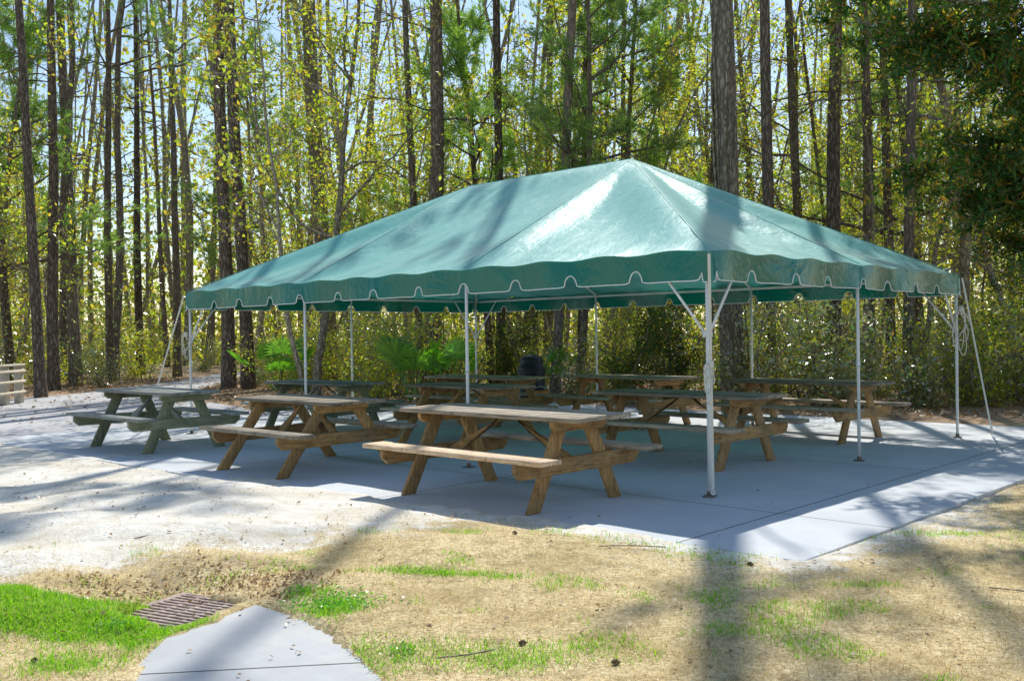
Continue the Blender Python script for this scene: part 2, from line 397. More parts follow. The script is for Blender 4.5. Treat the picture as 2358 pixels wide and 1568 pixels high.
# ------------------------------------------------------------------ drain grate
g = mkobj("drain_grate", None, loc=(GR[0], GR[1], -.050), rot=(0, 0, GA), scale=(GS_, GS_, 1))
tag(g, "rusty slotted steel drain grate at the path end", "drain grate")
mb = MB()
for s in (-1, 1):
    mb.add(*box((0, s * .245, 0), (.53, .04, .03))); mb.add(*box((s * .255, 0, .0), (.02, .45, .03)))
mkobj("frame", bevel(mb.mesh("frame"), .003), M['rust'], g)
mb = MB()
for i in range(13): mb.add(*box((-.228 + i * .038, 0, .004), (.019, .452, .02)))
for yy in (-.11, 0, .11): mb.add(*box((0, yy, .002), (.488, .022, .018)))
mkobj("bars", mb.mesh("bars"), M['rust'], g)

# ------------------------------------------------------------------ tent
W, LN, ZE, ZR = 6.10, 9.14, 2.15, 3.71
tent = mkobj("frame_tent", None, loc=(N0[0], N0[1], 0), rot=(0, 0, ANG))
tag(tent, "green vinyl frame tent with scalloped valance over picnic tables", "tent")
A, B, C, D = [np.array(p, float) for p in ((0, 0, ZE), (W, 0, ZE), (W, LN, ZE), (0, LN, ZE))]
P, Q = np.array((W / 2, W / 2, ZR)), np.array((W / 2, LN - W / 2, ZR))
def dseg(x, y, a, b):
    a = np.array(a[:2]); b = np.array(b[:2]); e = b - a; wx = x - a[0]; wy = y - a[1]
    t = np.clip((wx * e[0] + wy * e[1]) / (e @ e), 0, 1); return np.hypot(wx - t * e[0], wy - t * e[1])
LINES = [(A, P), (B, P), (C, Q), (D, Q), (P, Q), ((0, W / 2), P), ((0, LN - W / 2), Q), ((W, W / 2), P), ((W, LN - W / 2), Q), ((W / 2, 0), P), ((W / 2, LN), Q)]
mb = MB()
for (e0, e1, r0, r1, ns) in ((D, A, Q, P, 90), (A, B, P, P, 60), (B, C, P, Q, 90), (C, D, Q, Q, 60)):
    nt = 36
    s = np.linspace(0, 1, ns + 1)[:, None, None]; t = np.linspace(0, 1, nt + 1)[None, :, None]
    G = (e0 * (1 - s) + e1 * s) * (1 - t) + (r0 * (1 - s) + r1 * s) * t
    x, y = G[..., 0], G[..., 1]
    dm = np.min([dseg(x, y, a, b) for a, b in LINES], axis=0)
    tt = t[..., 0]
    sag = .14 * np.sin(np.pi * np.clip(tt, 0, 1)) ** .8 * (1 - np.exp(-(dm / .32) ** 2))
    wr = .022 * (vn(x + 3 * y, x - y, .5, 3) - .5) * np.minimum(dm / .2, 1)
    G[..., 2] += -sag + wr - .012 * (1 - tt) ** 6 * (1 + np.cos(2 * np.pi * (x + y) / .762))
    ii = np.arange((ns + 1) * (nt + 1)).reshape(ns + 1, nt + 1)
    Fq = np.stack([ii[:-1, :-1], ii[1:, :-1], ii[1:, 1:], ii[:-1, 1:]], -1).reshape(-1, 4)
    mb.add(G.reshape(-1, 3), Fq)
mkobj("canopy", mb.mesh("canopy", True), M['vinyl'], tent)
mb = MB()
for a, b in LINES:
    a = np.array([a[0], a[1], a[2] if len(a) > 2 else ZE]); 
    ts = np.linspace(0, 1, 12)[:, None]; mb.add(*tube(a * (1 - ts) + b * ts + np.array([0, 0, .001]), .0045, 6))
mkobj("panel_seams", mb.mesh("panel_seams", True), M['vinyl'], tent)
mb = MB(); mp = MB()
PER = .7617
for (e0, e1, nrm) in ((A, D, (-1, 0)), (B, A, (0, -1)), (C, B, (1, 0)), (D, C, (0, 1))):
    Ls = np.linalg.norm(e1 - e0); n = int(Ls / .014)
    s = np.linspace(0, Ls, n + 1); ph = (s / PER) % 1.0
    dist = np.minimum(ph, 1 - ph) * PER
    edge = (s < .05) | (s > Ls - .05)
    notch = .090 * np.sqrt(np.clip(1 - (dist / .072) ** 2, 0, 1)) + .035 * np.exp(-(dist / .09) ** 2); notch = np.where(edge, .0, notch)
    depth = .275 + .018 * np.abs(2 * ph - 1) ** 3 - notch + .008 * (vn(s, s * 0 + e0[0] * 7 + e0[1], .9, 4) - .5)
    dirv = (e1 - e0) / Ls; nv = np.array([nrm[0], nrm[1], 0.0])
    rows = []
    for r in np.linspace(0, 1, 7):
        wav = .022 * r * np.sin(s * 2 * np.pi / PER * .5 + 1 + e0[1]) + .045 * r * (vn(s, s * 0 + e0[0], .4, 6) - .5)
        sg = -.012 * (1 + np.cos(2 * np.pi * s / PER)) * (1 - r)
        p = e0 + dirv * s[:, None] + nv * (.012 + wav)[:, None]; p[:, 2] = ZE + sg - depth * r + .004
        rows.append(p)
    G = np.stack(rows, 1); ii = np.arange(G.shape[0] * 7).reshape(-1, 7)
    mb.add(G.reshape(-1, 3), np.stack([ii[:-1, :-1], ii[1:, :-1], ii[1:, 1:], ii[:-1, 1:]], -1).reshape(-1, 4))
    mp.add(*tube(G[:, -1], .0062, 5))
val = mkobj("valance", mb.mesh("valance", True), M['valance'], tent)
tag(val, "glossy dark green scalloped valance")
mkobj("piping", mp.mesh("piping", True), M['piping'], val)
pp = [(.03, .03), (.03, W / 2), (.03, LN - W / 2), (.03, LN - .03), (W - .03, .03), (W - .03, W / 2), (W - .03, LN - W / 2), (W - .03, LN - .03), (W / 2, .03), (W / 2, LN - .03)]
pme = MB(); pme.add(*tube([(0, 0, .01), (0, 0, 1.1), (0, 0, 2.09)], .018, 12, True)); pme.add(*tube([(0, 0, 1.02), (0, 0, 1.10)], .022, 12, True)); pme = pme.mesh("pole", True)
bme = MB(); bme.add(*box((0, 0, .006), (.13, .10, .008))); bme.add(*tube([(0, 0, .01), (0, 0, .05)], .024, 10, True)); bme = bme.mesh("base_plate")
for x, y in pp:
    p = mkobj("pole", pme, M['pole'], tent, (x, y, 0))
    mkobj("base_plate", bme, M['plate'], p, (0, 0, 0), (0, 0, .3))
mb = MB(); z = 2.09
for a, b in (((.03, .03), (.03, LN - .03)), ((.03, LN - .03), (W - .03, LN - .03)), ((W - .03, LN - .03), (W - .03, .03)), ((W - .03, .03), (.03, .03))):
    mb.add(*tube([(*a, z), (*b, z)], .020, 10, True))
mkobj("eave_rail", mb.mesh("eave_rail", True), M['pole'], tent)
mb = MB()
for a, b in LINES:
    a3 = np.array([a[0], a[1], 2.09]); b3 = np.array([b[0], b[1], ZR - .09])
    if a is P: a3[2] = ZR - .09
    a3[:2] = a3[:2] * .99 + .03; mb.add(*tube([a3, b3 - np.array([0, 0, .03])], .019, 8, True))
mkobj("rafters", mb.mesh("rafters", True), M['pole'], tent)
def strip(pts, w, wd=(1, 0, 0)):
    Pp = np.asarray(pts, float); wv = np.array(wd, float) * w / 2; n = len(Pp)
    Vv = np.concatenate([Pp - wv, Pp + wv]); Fv = [(i, i + 1, n + i + 1, n + i) for i in range(n - 1)]
    return Vv, np.array(Fv)
for (cx, cy, sx, sy) in ((.03, .03, 1, 1), (.03, LN - .03, 1, -1), (W - .03, .03, -1, 1), (W - .03, LN - .03, -1, -1)):
    for dx, dy in ((sx, 0), (0, sy)):
        mb = MB(); mb.add(*tube([(cx + dx * .03, cy + dy * .03, 1.42), (cx + dx * .55, cy + dy * .55, 2.07)], .013, 8, True))
        mb.add(*box((cx + dx * .02, cy + dy * .02, 1.41), (.045, .045, .06)))
        mkobj("brace", mb.mesh("brace", True), M['pole'], tent)
def strap(c, top, anchor, coilz, seed, cs=1.0, nk=3):
    rr = random.Random(seed); mb = MB(); rg = np.random.default_rng(seed + 40)
    a = np.array(top, float); b = np.array(anchor, float)
    mb.add(*strip([a, a * .6 + b * .4, b], .026, (.7, -.7, 0)))
    m = mkobj("tie_down_strap", mb.mesh("strap"), M['strap'], tent)
    for k in range(nk):
        w = (.025 + .03 * rr.random()) * cs; hh = (.07 + .10 * rr.random()) * cs; ph = rr.random() * .05
        th = np.linspace(.3, 2 * np.pi + rr.uniform(.2, .9), 22)
        wob = np.convolve(rg.normal(0, .012, 26), np.ones(5) / 5, 'valid')
        rad = 1 + .25 * np.sin(3 * th + k)
        pts = np.stack([c[0] - .03 + w * np.cos(th) * .7 * rad - ph + wob, c[1] - .03 - w * np.cos(th) * .7 * rad, coilz - hh + hh * np.sin(th) * rad - (th > 6) * .03], 1)
        mb = MB(); mb.add(*tube(pts, [.0055] * 22, 5)); mkobj("strap_coil", mb.mesh("strap_coil"), M['strap'], m)
    mb = MB(); mb.add(*box((c[0] - .04, c[1] - .04, coilz), (.045, .045, .07))); mkobj("ratchet", bevel(mb.mesh("ratchet"), .01), M['strap'], m)
    mb = MB(); th = np.linspace(0, 5, 10)
    mb.add(*tube(np.concatenate([[b + np.array([0, 0, .14]), b + np.array([0, 0, .04])], np.stack([b[0] + .03 * np.cos(th + 1.57), b[1] + 0 * th, b[2] + .01 + .03 * np.sin(th + 1.57)], 1)]), .007, 6))
    mkobj("hook", mb.mesh("hook"), M['pole'], m)
strap((0, 0), (-.025, -.025, 2.1), (-.06, -.06, .06), 1.15, 1)
strap((0, LN), (-.03, LN + .03, 2.1), (-.16, LN + 1.11, .03), 1.5, 2)
strap((W, 0), (W + .03, -.03, 2.1), (W + .30, -.30, .03), 1.68, 3, 1.9, 5)

# ------------------------------------------------------------------ picnic tables
def prism(p):
    F = [(0, 1, 3, 2), (4, 6, 7, 5), (0, 4, 5, 1), (2, 3, 7, 6), (0, 2, 6, 4), (1, 5, 7, 3)]
    return np.array(p, float), np.array(F)
def extr(prof, x0, x1, name):
    bm = bmesh.new(); f = bm.faces.new([bm.verts.new((x0, a, b)) for a, b in prof])
    r = bmesh.ops.extrude_face_region(bm, geom=[f])
    for v in [q for q in r['geom'] if isinstance(q, bmesh.types.BMVert)]: v.co.x = x1
    bmesh.ops.recalc_face_normals(bm, faces=bm.faces); me = bpy.data.meshes.new(name); bm.to_mesh(me); bm.free()
    return bevel(me, .004)
def table_meshes(L, sp, foot, topy, beam, pre='', seatm=None):
    out = []
    mb = MB(); nb = 5; bw = .143
    for i in range(nb):
        y = (i - 2) * (bw + .009); e = (.012 * math.sin(i * 2.3 + L))
        mb.add(*box((e, y, .742 + .0025 * math.sin(i * 4.1)), (L, bw, .036)))
    out.append(("tabletop", bevel(mb.mesh("tabletop"), .004), pre + 'wood_x'))
    for s in (-1, 1):
        mb = MB(); mb.add(*box((.008 * s, s * (beam - .135), .441), (L + .02, .25, .038)))
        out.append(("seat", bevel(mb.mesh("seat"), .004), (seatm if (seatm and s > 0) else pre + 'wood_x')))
    for ex in (-1, 1):
        x0 = ex * sp / 2
        for s in (-1, 1):
            t = .022; hw = .072; p = []
            for x in (x0 - t, x0 + t):
                for dy in (-hw, hw):
                    p.append((x, s * foot / 2 + dy, 0)); p.append((x, s * topy + dy, .722))
            mb = MB(); mb.add(*prism(p)); out.append(("leg", bevel(mb.mesh("leg"), .004), pre + 'wood_z'))
        xb = x0 + ex * .046; t = .021; z0, z1 = .292, .421
        out.append(("seat_beam", extr([(-beam, z1), (-beam, z0 + .06), (-beam + .07, z0), (beam - .07, z0), (beam, z0 + .06), (beam, z1)], xb - t, xb + t, "seat_beam"), pre + 'wood_y'))
        out.append(("top_cleat", extr([(-.355, .720), (-.355, .675), (-.30, .633), (.30, .633), (.355, .675), (.355, .720)], xb - t, xb + t, "top_cleat"), pre + 'wood_y'))
        hw = .05; p = []
        xa, xc = x0 - ex * .024, ex * .12
        dx = xc - xa; dz = .382; ll = math.hypot(dx, dz); nxn, nzn = -dz / ll * hw, dx / ll * hw
        if ex < 0: nxn, nzn = -nxn, -nzn
        for yy in (-.021, .021):
            p += [(xa - nxn, yy, .345 - nzn), (xc - nxn, yy, .70 - abs(nzn)), (xa + nxn, yy, .345 + nzn), (xc + nxn, yy, .70)]
        mb = MB(); mb.add(*prism(p)); out.append(("brace", bevel(mb.mesh("brace"), .003), pre + 'wood_x' if pre else 'wood_y'))
    return out
TAB = {'A': table_meshes(2.13, 1.50, 1.06, .16, .80), 'B': table_meshes(1.80, 1.12, 1.46, .20, .82),
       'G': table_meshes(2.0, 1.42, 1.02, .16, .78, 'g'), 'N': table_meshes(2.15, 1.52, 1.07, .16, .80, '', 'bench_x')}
tables = [((-.036, 8.58), 0, 'N', "weathered brown picnic table with one paler reddish bench"),
          ((-2.27, 10.70), .02, 'B', "weathered brown picnic table with widely splayed legs"),
          ((-4.77, 12.94), .03, 'G', "bleached greenish grey picnic table beside the corner pole"),
          ((1.94, 10.83), -.01, 'A', "weathered brown picnic table on the concrete slab"),
          ((3.98, 13.07), -.03, 'A', "dark weathered picnic table on the concrete slab"),
          ((-.60, 13.20), .02, 'B', "golden brown picnic table with widely splayed legs"),
          ((-2.9, 14.75), .05, 'G', "grey weathered picnic table in the tent shade"),
          ((-.46, 15.9), .03, 'A', "dark weathered picnic table near the black drum"),
          ((1.83, 15.3), -.04, 'A', "dark weathered picnic table in the tent shade")]
for (c, da, ty, lab) in tables:
    e = mkobj("picnic_table", None, loc=(c[0], c[1], 0), rot=(0, 0, math.atan2(U[1], U[0]) + da))
    tag(e, lab, "picnic table", "wooden picnic tables under the tent")
    for nm, me, mt in TAB[ty]: mkobj(nm, me, M[mt], e)

# ------------------------------------------------------------------ black drum, fence
def lathe(prof, n=28):
    a = np.linspace(0, 2 * np.pi, n, endpoint=False); Vv = []
    for r, z in prof: Vv += [(r * math.cos(t), r * math.sin(t), z) for t in a]
    Fv = [(i * n + j, i * n + (j + 1) % n, (i + 1) * n + (j + 1) % n, (i + 1) * n + j) for i in range(len(prof) - 1) for j in range(n)]
    return np.array(Vv), np.array(Fv)
d = mkobj("drum_smoker", None, loc=(.36, 18.2, 0), scale=(.95, .95, .95)); tag(d, "black drum smoker with domed lid behind the tables", "smoker grill")
mb = MB(); mb.add(*lathe([(.001, .12), (.22, .12), (.27, .2), (.27, .45), (.285, .46), (.285, .49), (.27, .5), (.27, .74), (.29, .76), (.29, .80), (.27, .81)])); mkobj("body", mb.mesh("body", True), M['black'], d)
mb = MB(); mb.add(*lathe([(.29, .815), (.285, .88), (.24, .90), (.245, .99), (.22, 1.06), (.13, 1.11), (.001, 1.12)])); lid = mkobj("lid", mb.mesh("lid", True), M['black'], d)
mb = MB(); mb.add(*tube([(-.06, 0, 1.10), (-.05, 0, 1.15), (.05, 0, 1.15), (.06, 0, 1.10)], .011, 6)); mkobj("handle", mb.mesh("handle"), M['black'], lid)
for k in range(3):
    mb = MB(); a = k * 2.09 + .4; mb.add(*tube([(.2 * math.cos(a), .2 * math.sin(a), .2), (.27 * math.cos(a), .27 * math.sin(a), 0)], .015, 6, True)); mkobj("leg", mb.mesh("leg"), M['black'], d)
b = mkobj("bucket", None, loc=(.52, 17.7, 0)); tag(b, "orange bucket beside the black drum smoker", "bucket")
mb = MB(); mb.add(*lathe([(.001, .01), (.12, .01), (.15, .36), (.16, .37), (.16, .40), (.145, .40), (.115, .03)])); mkobj("body", mb.mesh("body", True), M['orange'], b)
mb = MB(); th = np.linspace(0, np.pi, 12); mb.add(*tube(np.stack([.155 * np.cos(th), .02 + 0 * th, .38 + .10 * np.sin(th)], 1), .004, 4)); mkobj("handle", mb.mesh("handle"), M['pole'], b)

fe = mkobj("rail_fence", None, loc=(-11.70, 22.9, 0)); tag(fe, "pale wooden post and rail fence beside the road", "fence")
mb = MB(); mb.add(*box((0, 0, .42), (.16, .16, .86))); fpm = bevel(mb.mesh("post"), .008)
for k in range(5): mkobj("post", fpm, M['fence'], fe, (.08 * k, -.8 * k, 0))
for zz in (.25, .50, .74):
    mb = MB(); mb.add(*tube([(.09, .1, zz), (.43, -3.3, zz)], .04, 6, True)); mkobj("rail", mb.mesh("rail"), M['fence'], fe)
mb = MB(); mb.add(*box((.16, -1.6, .885), (.2, 3.5, .05), .1)); mkobj("top_rail", bevel(mb.mesh("top_rail"), .006), M['fence'], fe)

# ------------------------------------------------------------------ vegetation generators
def wiggle(p0, d0, L, n, wob, rng, up=0.0):
    d = np.array(d0, float); d /= np.linalg.norm(d); p = np.array(p0, float); out = [p.copy()]
    for i in range(n):
        d = d + rng.normal(0, wob, 3) + np.array([0, 0, up]); d /= np.linalg.norm(d)
        p = p + d * L / n; out.append(p.copy())
    return np.array(out)
def leaves(cent, size, rng, asp=.55, droop=0.0):
    n = len(cent); a = rng.normal(0, 1, (n, 3)); a[:, 2] -= droop; a /= np.linalg.norm(a, axis=1, keepdims=True)
    b = np.cross(a, rng.normal(0, 1, (n, 3))); b /= np.linalg.norm(b, axis=1, keepdims=True)
    s = size * rng.uniform(.6, 1.35, (n, 1))
    c = np.cross(a, b) * s * .12
    v = np.stack([cent - a * s * .5, cent + b * s * asp * .5 + c, cent + a * s * .5, cent - b * s * asp * .5 + c], 1).reshape(-1, 3)
    return v, np.arange(4 * n).reshape(n, 4)
def hardwood(seed, h=11, r0=.09, nb=16, nl=4500, lo=.25, leaf=.10, spread=1.0, bend=.07):
    rng = np.random.default_rng(seed); mb = MB(); tw = []
    lean = rng.normal(0, .12, 2)
    tr = wiggle((0, 0, -.1), (lean[0], lean[1], 1), h, 14, bend, rng, .05)
    rt = r0 * (1 - np.linspace(0, 1, 15) * .85); rt[0] *= 1.35
    mb.add(*tube(tr, rt, 8))
    for i in range(nb):
        t = lo + (1 - lo) * (i + rng.random()) / nb; k = t * 14; k0 = int(min(k, 13)); p = tr[k0] + (tr[k0 + 1] - tr[k0]) * (k - k0)
        a = rng.uniform(0, 6.28); el = rng.uniform(.15, .9)
        L = h * rng.uniform(.16, .34) * (1.15 - t * .6) * spread
        br = wiggle(p, (math.cos(a), math.sin(a), el), L, 7, .20, rng, .06)
        rb = np.interp(t, [0, 1], [r0, r0 * .2]) * .55
        mb.add(*tube(br, rb * (1 - np.linspace(0, 1, 8) * .8), 5))
        for j in range(6):
            q = br[rng.integers(2, 8)]; dd = (br[-1] - br[0]) / L + rng.normal(0, .7, 3)
            sb = wiggle(q, dd, L * rng.uniform(.25, .55), 4, .25, rng, .04)
            mb.add(*tube(sb, rb * .36 * (1 - np.linspace(0, 1, 5) * .7), 3)); tw.append(sb)
            for m in range(3):
                sc = wiggle(sb[rng.integers(1, 5)], dd + rng.normal(0, .8, 3), L * rng.uniform(.12, .28), 3, .3, rng)
                mb.add(*tube(sc, max(rb * .18, .0055), 3)); tw.append(sc)
    c = []
    w = rng.random(len(tw)) ** 2.5 + .02; w /= w.sum(); cnt = rng.multinomial(nl, w)
    for s, m in zip(tw, cnt):
        if m == 0: continue
        ii = rng.integers(0, len(s), m); c.append(s[ii] + rng.normal(0, .16, (m, 3)))
    lv = leaves(np.concatenate(c), leaf, rng)
    return mb.mesh("trunk", True), mesh_np("crown", *lv)
def tufts(pos, dirs, rng, nn=9, ln=.20, w=.012):
    n = len(pos); d = dirs[:, None, :] * .8 + rng.normal(0, .55, (n, nn, 3)); d /= np.linalg.norm(d, axis=2, keepdims=True)
    s = np.cross(d, rng.normal(0, 1, (n, nn, 3))); s /= np.linalg.norm(s, axis=2, keepdims=True)
    L = ln * rng.uniform(.7, 1.2, (n, nn, 1)); b = pos[:, None, :] + rng.normal(0, .03, (n, nn, 3))
    v = np.stack([b - s * w, b + s * w, b + d * L], 2).reshape(-1, 3)
    return v, np.arange(3 * n * nn).reshape(-1, 3)
def pine(seed, h=21, r0=.2, lo=10.5, nlimb=26, Ll=2.6, dead=7, tuft=7, deadlo=3.5, taper=.78, straight=False, wob=.018):
    rng = np.random.default_rng(seed); mb = MB(); tp = []; td = []
    if straight:
        tr = np.array([(.03 * math.sin(i * .9), .03 * math.cos(i * .7), -.2 + h * i / 16) for i in range(17)])
    else:
        tr = wiggle((0, 0, -.2), (rng.normal(0, .02), rng.normal(0, .02), 1), h, 16, wob, rng, .02)
    zf = np.linspace(0, 1, 17); rt = r0 * (1 - zf * taper); rt[0] *= 1.25
    mb.add(*tube(tr, rt, 12))
    def at(z):
        k = np.clip(z / h * 16, 0, 15.99); k0 = int(k); return tr[k0] + (tr[k0 + 1] - tr[k0]) * (k - k0)
    for i in range(dead):
        z = rng.uniform(deadlo, lo + 1); a = rng.uniform(0, 6.28); L = rng.uniform(.6, 3.6) * (1 if z > 5 else .5)
        br = wiggle(at(z), (math.cos(a), math.sin(a), rng.uniform(-.1, .5)), L, 7, .13, rng, -.04)
        mb.add(*tube(br, .026 * (1 - np.linspace(0, 1, 8) * .75), 4))
        for j in range(7):
            sb = wiggle(br[rng.integers(2, 8)], br[-1] - br[0] + rng.normal(0, .8, 3), L * .3, 4, .25, rng); mb.add(*tube(sb, .008, 3))
    for i in range(nlimb):
        t = (i + rng.random()) / nlimb; z = lo + (h - lo) * t * .97; a = rng.uniform(0, 6.28)
        L = Ll * (1.1 - t * .7) * rng.uniform(.6, 1.2)
        br = wiggle(at(z), (math.cos(a), math.sin(a), .25 + .4 * t), L, 7, .12, rng, .03)
        mb.add(*tube(br, .036 * (1 - np.linspace(0, 1, 8) * .75) * (L / 2.5 + .3), 4))
        for j in range(8):
            q = br[rng.integers(2, 8)]
            sb = wiggle(q, (br[-1] - br[0]) / L + rng.normal(0, .6, 3), L * rng.uniform(.2, .45), 4, .2, rng, .06)
            mb.add(*tube(sb, .008, 3))
            for m in range(tuft):
                k = rng.integers(1, 5); tp.append(sb[k] + rng.normal(0, .06, 3)); td.append(sb[k] - sb[k - 1])
    tp = np.array(tp); td = np.array(td); td /= np.linalg.norm(td, axis=1, keepdims=True) + 1e-9
    return mb.mesh("trunk", True), mesh_np("crown", *tufts(tp, td, rng))
def shrub(seed, h=2.2, w=1.2, nl=1900, leaf=.075, stems=9):
    rng = np.random.default_rng(seed); mb = MB(); tw = []
    for i in range(stems):
        a = rng.uniform(0, 6.28); st = wiggle((rng.normal(0, .15), rng.normal(0, .15), -.05), (math.cos(a) * .6 * w / h, math.sin(a) * .6 * w / h, 1), h * rng.uniform(.5, 1.1), 7, .15, rng)
        mb.add(*tube(st, .018 * (1 - np.linspace(0, 1, 8) * .8), 4))
        for j in range(6):
            sb = wiggle(st[rng.integers(1, 8)], rng.normal(0, 1, 3) + np.array([0, 0, .4]), w * rng.uniform(.2, .6), 4, .2, rng)
            mb.add(*tube(sb, .006, 3)); tw.append(sb)
    ww = rng.random(len(tw)) ** 1.5 + .1; ww /= ww.sum(); cnt = rng.multinomial(nl, ww)
    c = np.concatenate([s[rng.integers(0, 5, m)] + rng.normal(0, .12, (m, 3)) for s, m in zip(tw, cnt)])
    return mb.mesh("stem", True), mesh_np("foliage", *leaves(c, leaf, rng))
def plant(name, tm, cm, mt, mc, loc, rz=0, s=1.0, sxy=None, tilt=(0, 0), label="", cat="", group=None, pn=("trunk", "crown")):
    z = float(gh(np.array([loc[0]]), np.array([loc[1]]))[0]) - .02
    e = mkobj(name, None, loc=(loc[0], loc[1], z), scale=(s if sxy is None else sxy, s if sxy is None else sxy, s))
    e.rotation_euler = (Matrix.Rotation(tilt[1], 3, 'Y') @ Matrix.Rotation(tilt[0], 3, 'X') @ Matrix.Rotation(rz, 3, 'Z')).to_euler()
    tag(e, label, cat, group)
    mkobj(pn[0], tm, M[mt], e); mkobj(pn[1], cm, M[mc], e)
    return e

HW = [hardwood(100 + i, h=[10, 12, 9, 13, 11, 8, 14, 10][i], r0=[.08, .11, .06, .13, .10, .05, .10, .07][i], nb=[15, 17, 14, 18, 18, 14, 18, 18][i], nl=[3200, 3800, 2600, 3800, 900, 2800, 4200, 700][i], leaf=.11, bend=[.08, .11, .07, .07, .12, .08, .07, .12][i]) for i in range(8)]
PT = [pine(200 + i, h=[21, 22, 20, 23][i], lo=[11, 12, 10, 12.5][i], nlimb=13, dead=[9, 12, 14, 8][i], tuft=6, wob=[.018, .03, .022, .035][i]) for i in range(4)]
PS = [pine(250 + i, h=[21, 22, 20.5][i], lo=[15.5, 17, 15][i], nlimb=6, dead=[11, 12, 14][i], tuft=6, Ll=2.2, taper=.7) for i in range(3)]
PB = [pine(270 + i, h=26, r0=.2, lo=22, nlimb=5, dead=6, tuft=6, Ll=2.0, taper=[.55, .5][i], deadlo=7, straight=True) for i in range(2)]
PC = [pine(280 + i, h=24.5, r0=.2, lo=[18.5, 19][i], nlimb=14, dead=6, tuft=13, Ll=[2.6, 2.4][i], taper=.6, deadlo=7, straight=True) for i in range(2)]
PY = [pine(300 + i, h=[13, 11, 14][i], r0=.11, lo=[3.8, 3.2, 5][i], nlimb=30, Ll=2.7, dead=3, tuft=10, deadlo=2) for i in range(3)]
SH = [shrub(400 + i, h=[2.2, 1.6, 2.8, 1.1][i], w=[1.3, 1.2, 1.5, 1.2][i], nl=[2000, 1500, 2400, 1100][i]) for i in range(4)]

GP = "pine trees around the picnic area"; GHW = "slender hardwood trees in the woods"; GS = "evergreen shrubs along the woods edge"
MP = [(-12.2, 25, .15, -.045, 2, "pale grey leaning pine trunk by the road"), (-13.3, 28, .17, -.03, 0, ""), (-13.8, 30.6, .20, -.02, 1, ""), (-13.7, 33, .15, 0, 2, ""),
      (-14.0, 34, .16, .01, 3, ""), (-14.6, 38, .17, -.03, 0, ""), (-12.9, 37.2, .16, .01, 1, ""),
      (-2.55, 27, .12, 0, 3, ""), (-2.05, 25, .225, -.012, 0, "tall straight pine behind the tent"),
      (7.27, 22, .18, 0, 3, "straight pine trunk at the woods edge"), (8.5, 28, .15, 0, 1, ""), (8.9, 24, .15, 0, 0, ""), (10.2, 26, .14, .0, 2, ""),
      (-16.5, 30, .15, -.03, 2, ""), (-16.3, 35, .16, -.02, 3, ""), (1.9, 27, .12, .01, 1, ""), (5.9, 29, .12, 0, 3, "")]
taken = []; KEY = []
def addpine(pr, x, y, r, ln, lab, rz=0.0):
    e = plant("pine_tree", *pr, 'bark_pine', 'needle', (x, y), rz, 1.0, r / .2, (0, ln), lab or "tall pine with a bare brown trunk in the woods", "pine tree", GP); taken.append((x, y))
    if r > .16: KEY.append((x / y, y))
    return e
for i, (x, y, r, ln, v, lab) in enumerate(MP):
    addpine(PS[v % 3] if y < 31 else PT[v], x, y, r, ln, lab, i * 1.7)
addpine(PB[1], -5.75, 30.5, .27, -.045, "thick tall pine with bare lower trunk")
addpine(PB[0], -8.2, 27.9, .20, -.012, "tall straight pine beside the road bend")
addpine(PB[1], -7.55, 27.6, .19, -.035, "tall pine leaning slightly beside the road bend")
big = addpine(PB[0], 4.45, 19.2, .25, -.03, "thick pine wrapped with woody vines behind the tent", 2.0)
mb = MB()
for k in range(7):
    zz = np.linspace(0, 13, 50); a = k * 1.1 + .5 + .8 * np.sin(zz * (.35 + .1 * k) + k) + zz * .10 * (-1) ** k
    rr = .205 * (1 - zz / 26 * .55) + .010; mb.add(*tube(np.stack([rr * np.cos(a), rr * np.sin(a), zz], 1), .016 + .004 * (k % 3), 5))
mkobj("vine", mb.mesh("vine", True), M['bark_hard'], big)
addpine(PB[1], 1.0, 23.0, .12, .06, "slender pine leaning slightly behind the tent")
addpine(PC[0], 5.75, 21.6, .14, .0, "straight pine with a full high crown")
addpine(PC[1], -.3, 26, .13, .0, "straight pine with a full high crown", 1.0)
addpine(PC[1], 8.6, 21.0, .12, .02, "straight pine with a full high crown", 3.0)
for (x, y, v, s) in ((1.7, 24.0, 0, 1.0), (-15.8, 29, 1, 1.1), (3.0, 26.5, 2, 1.0), (-11.0, 40, 0, 1.1), (11.5, 27, 1, 1.2), (-.6, 27.8, 1, 1.1)):
    plant("young_pine_tree", *PY[v], 'bark_pine', 'needle', (x, y), x, s, None, (0, .02), "young pine with soft green needle tufts", "pine tree", "young pines in the woods"); taken.append((x, y))
def ok(x, y, md):
    if sdpoly(np.array([x]), np.array([y]), SLAB)[0] < 1.2 or sdpoly(np.array([x]), np.array([y]), ROAD)[0] < .6: return False
    return all((x - a) ** 2 + (y - b) ** 2 > md * md for a, b in taken)
rn = random.Random(11)
def scatter(n, y0, y1, md, fn, xl=-.60, xr=.60, power=1.0, pad=1.0, keyed=False):
    k = 0; tries = 0
    while k < n and tries < 6000:
        tries += 1; y = y0 + (y1 - y0) * rn.random() ** power; x = rn.uniform(xl * y - pad, xr * y + pad)
        if keyed and any(abs(x / y - b) < .012 and y < yk for b, yk in KEY): continue
        if not ok(x, y, md): continue
        fn(x, y); taken.append((x, y)); k += 1
scatter(18, 31, 52, 1.1, lambda x, y: plant("pine_tree", *PT[rn.randrange(4)], 'bark_pine', 'needle', (x, y), rn.random() * 6, rn.uniform(.9, 1.1), rn.uniform(.35, 1.1), (0, rn.uniform(-.07, .06)), "tall pine with a bare brown trunk in the woods", "pine tree", GP))
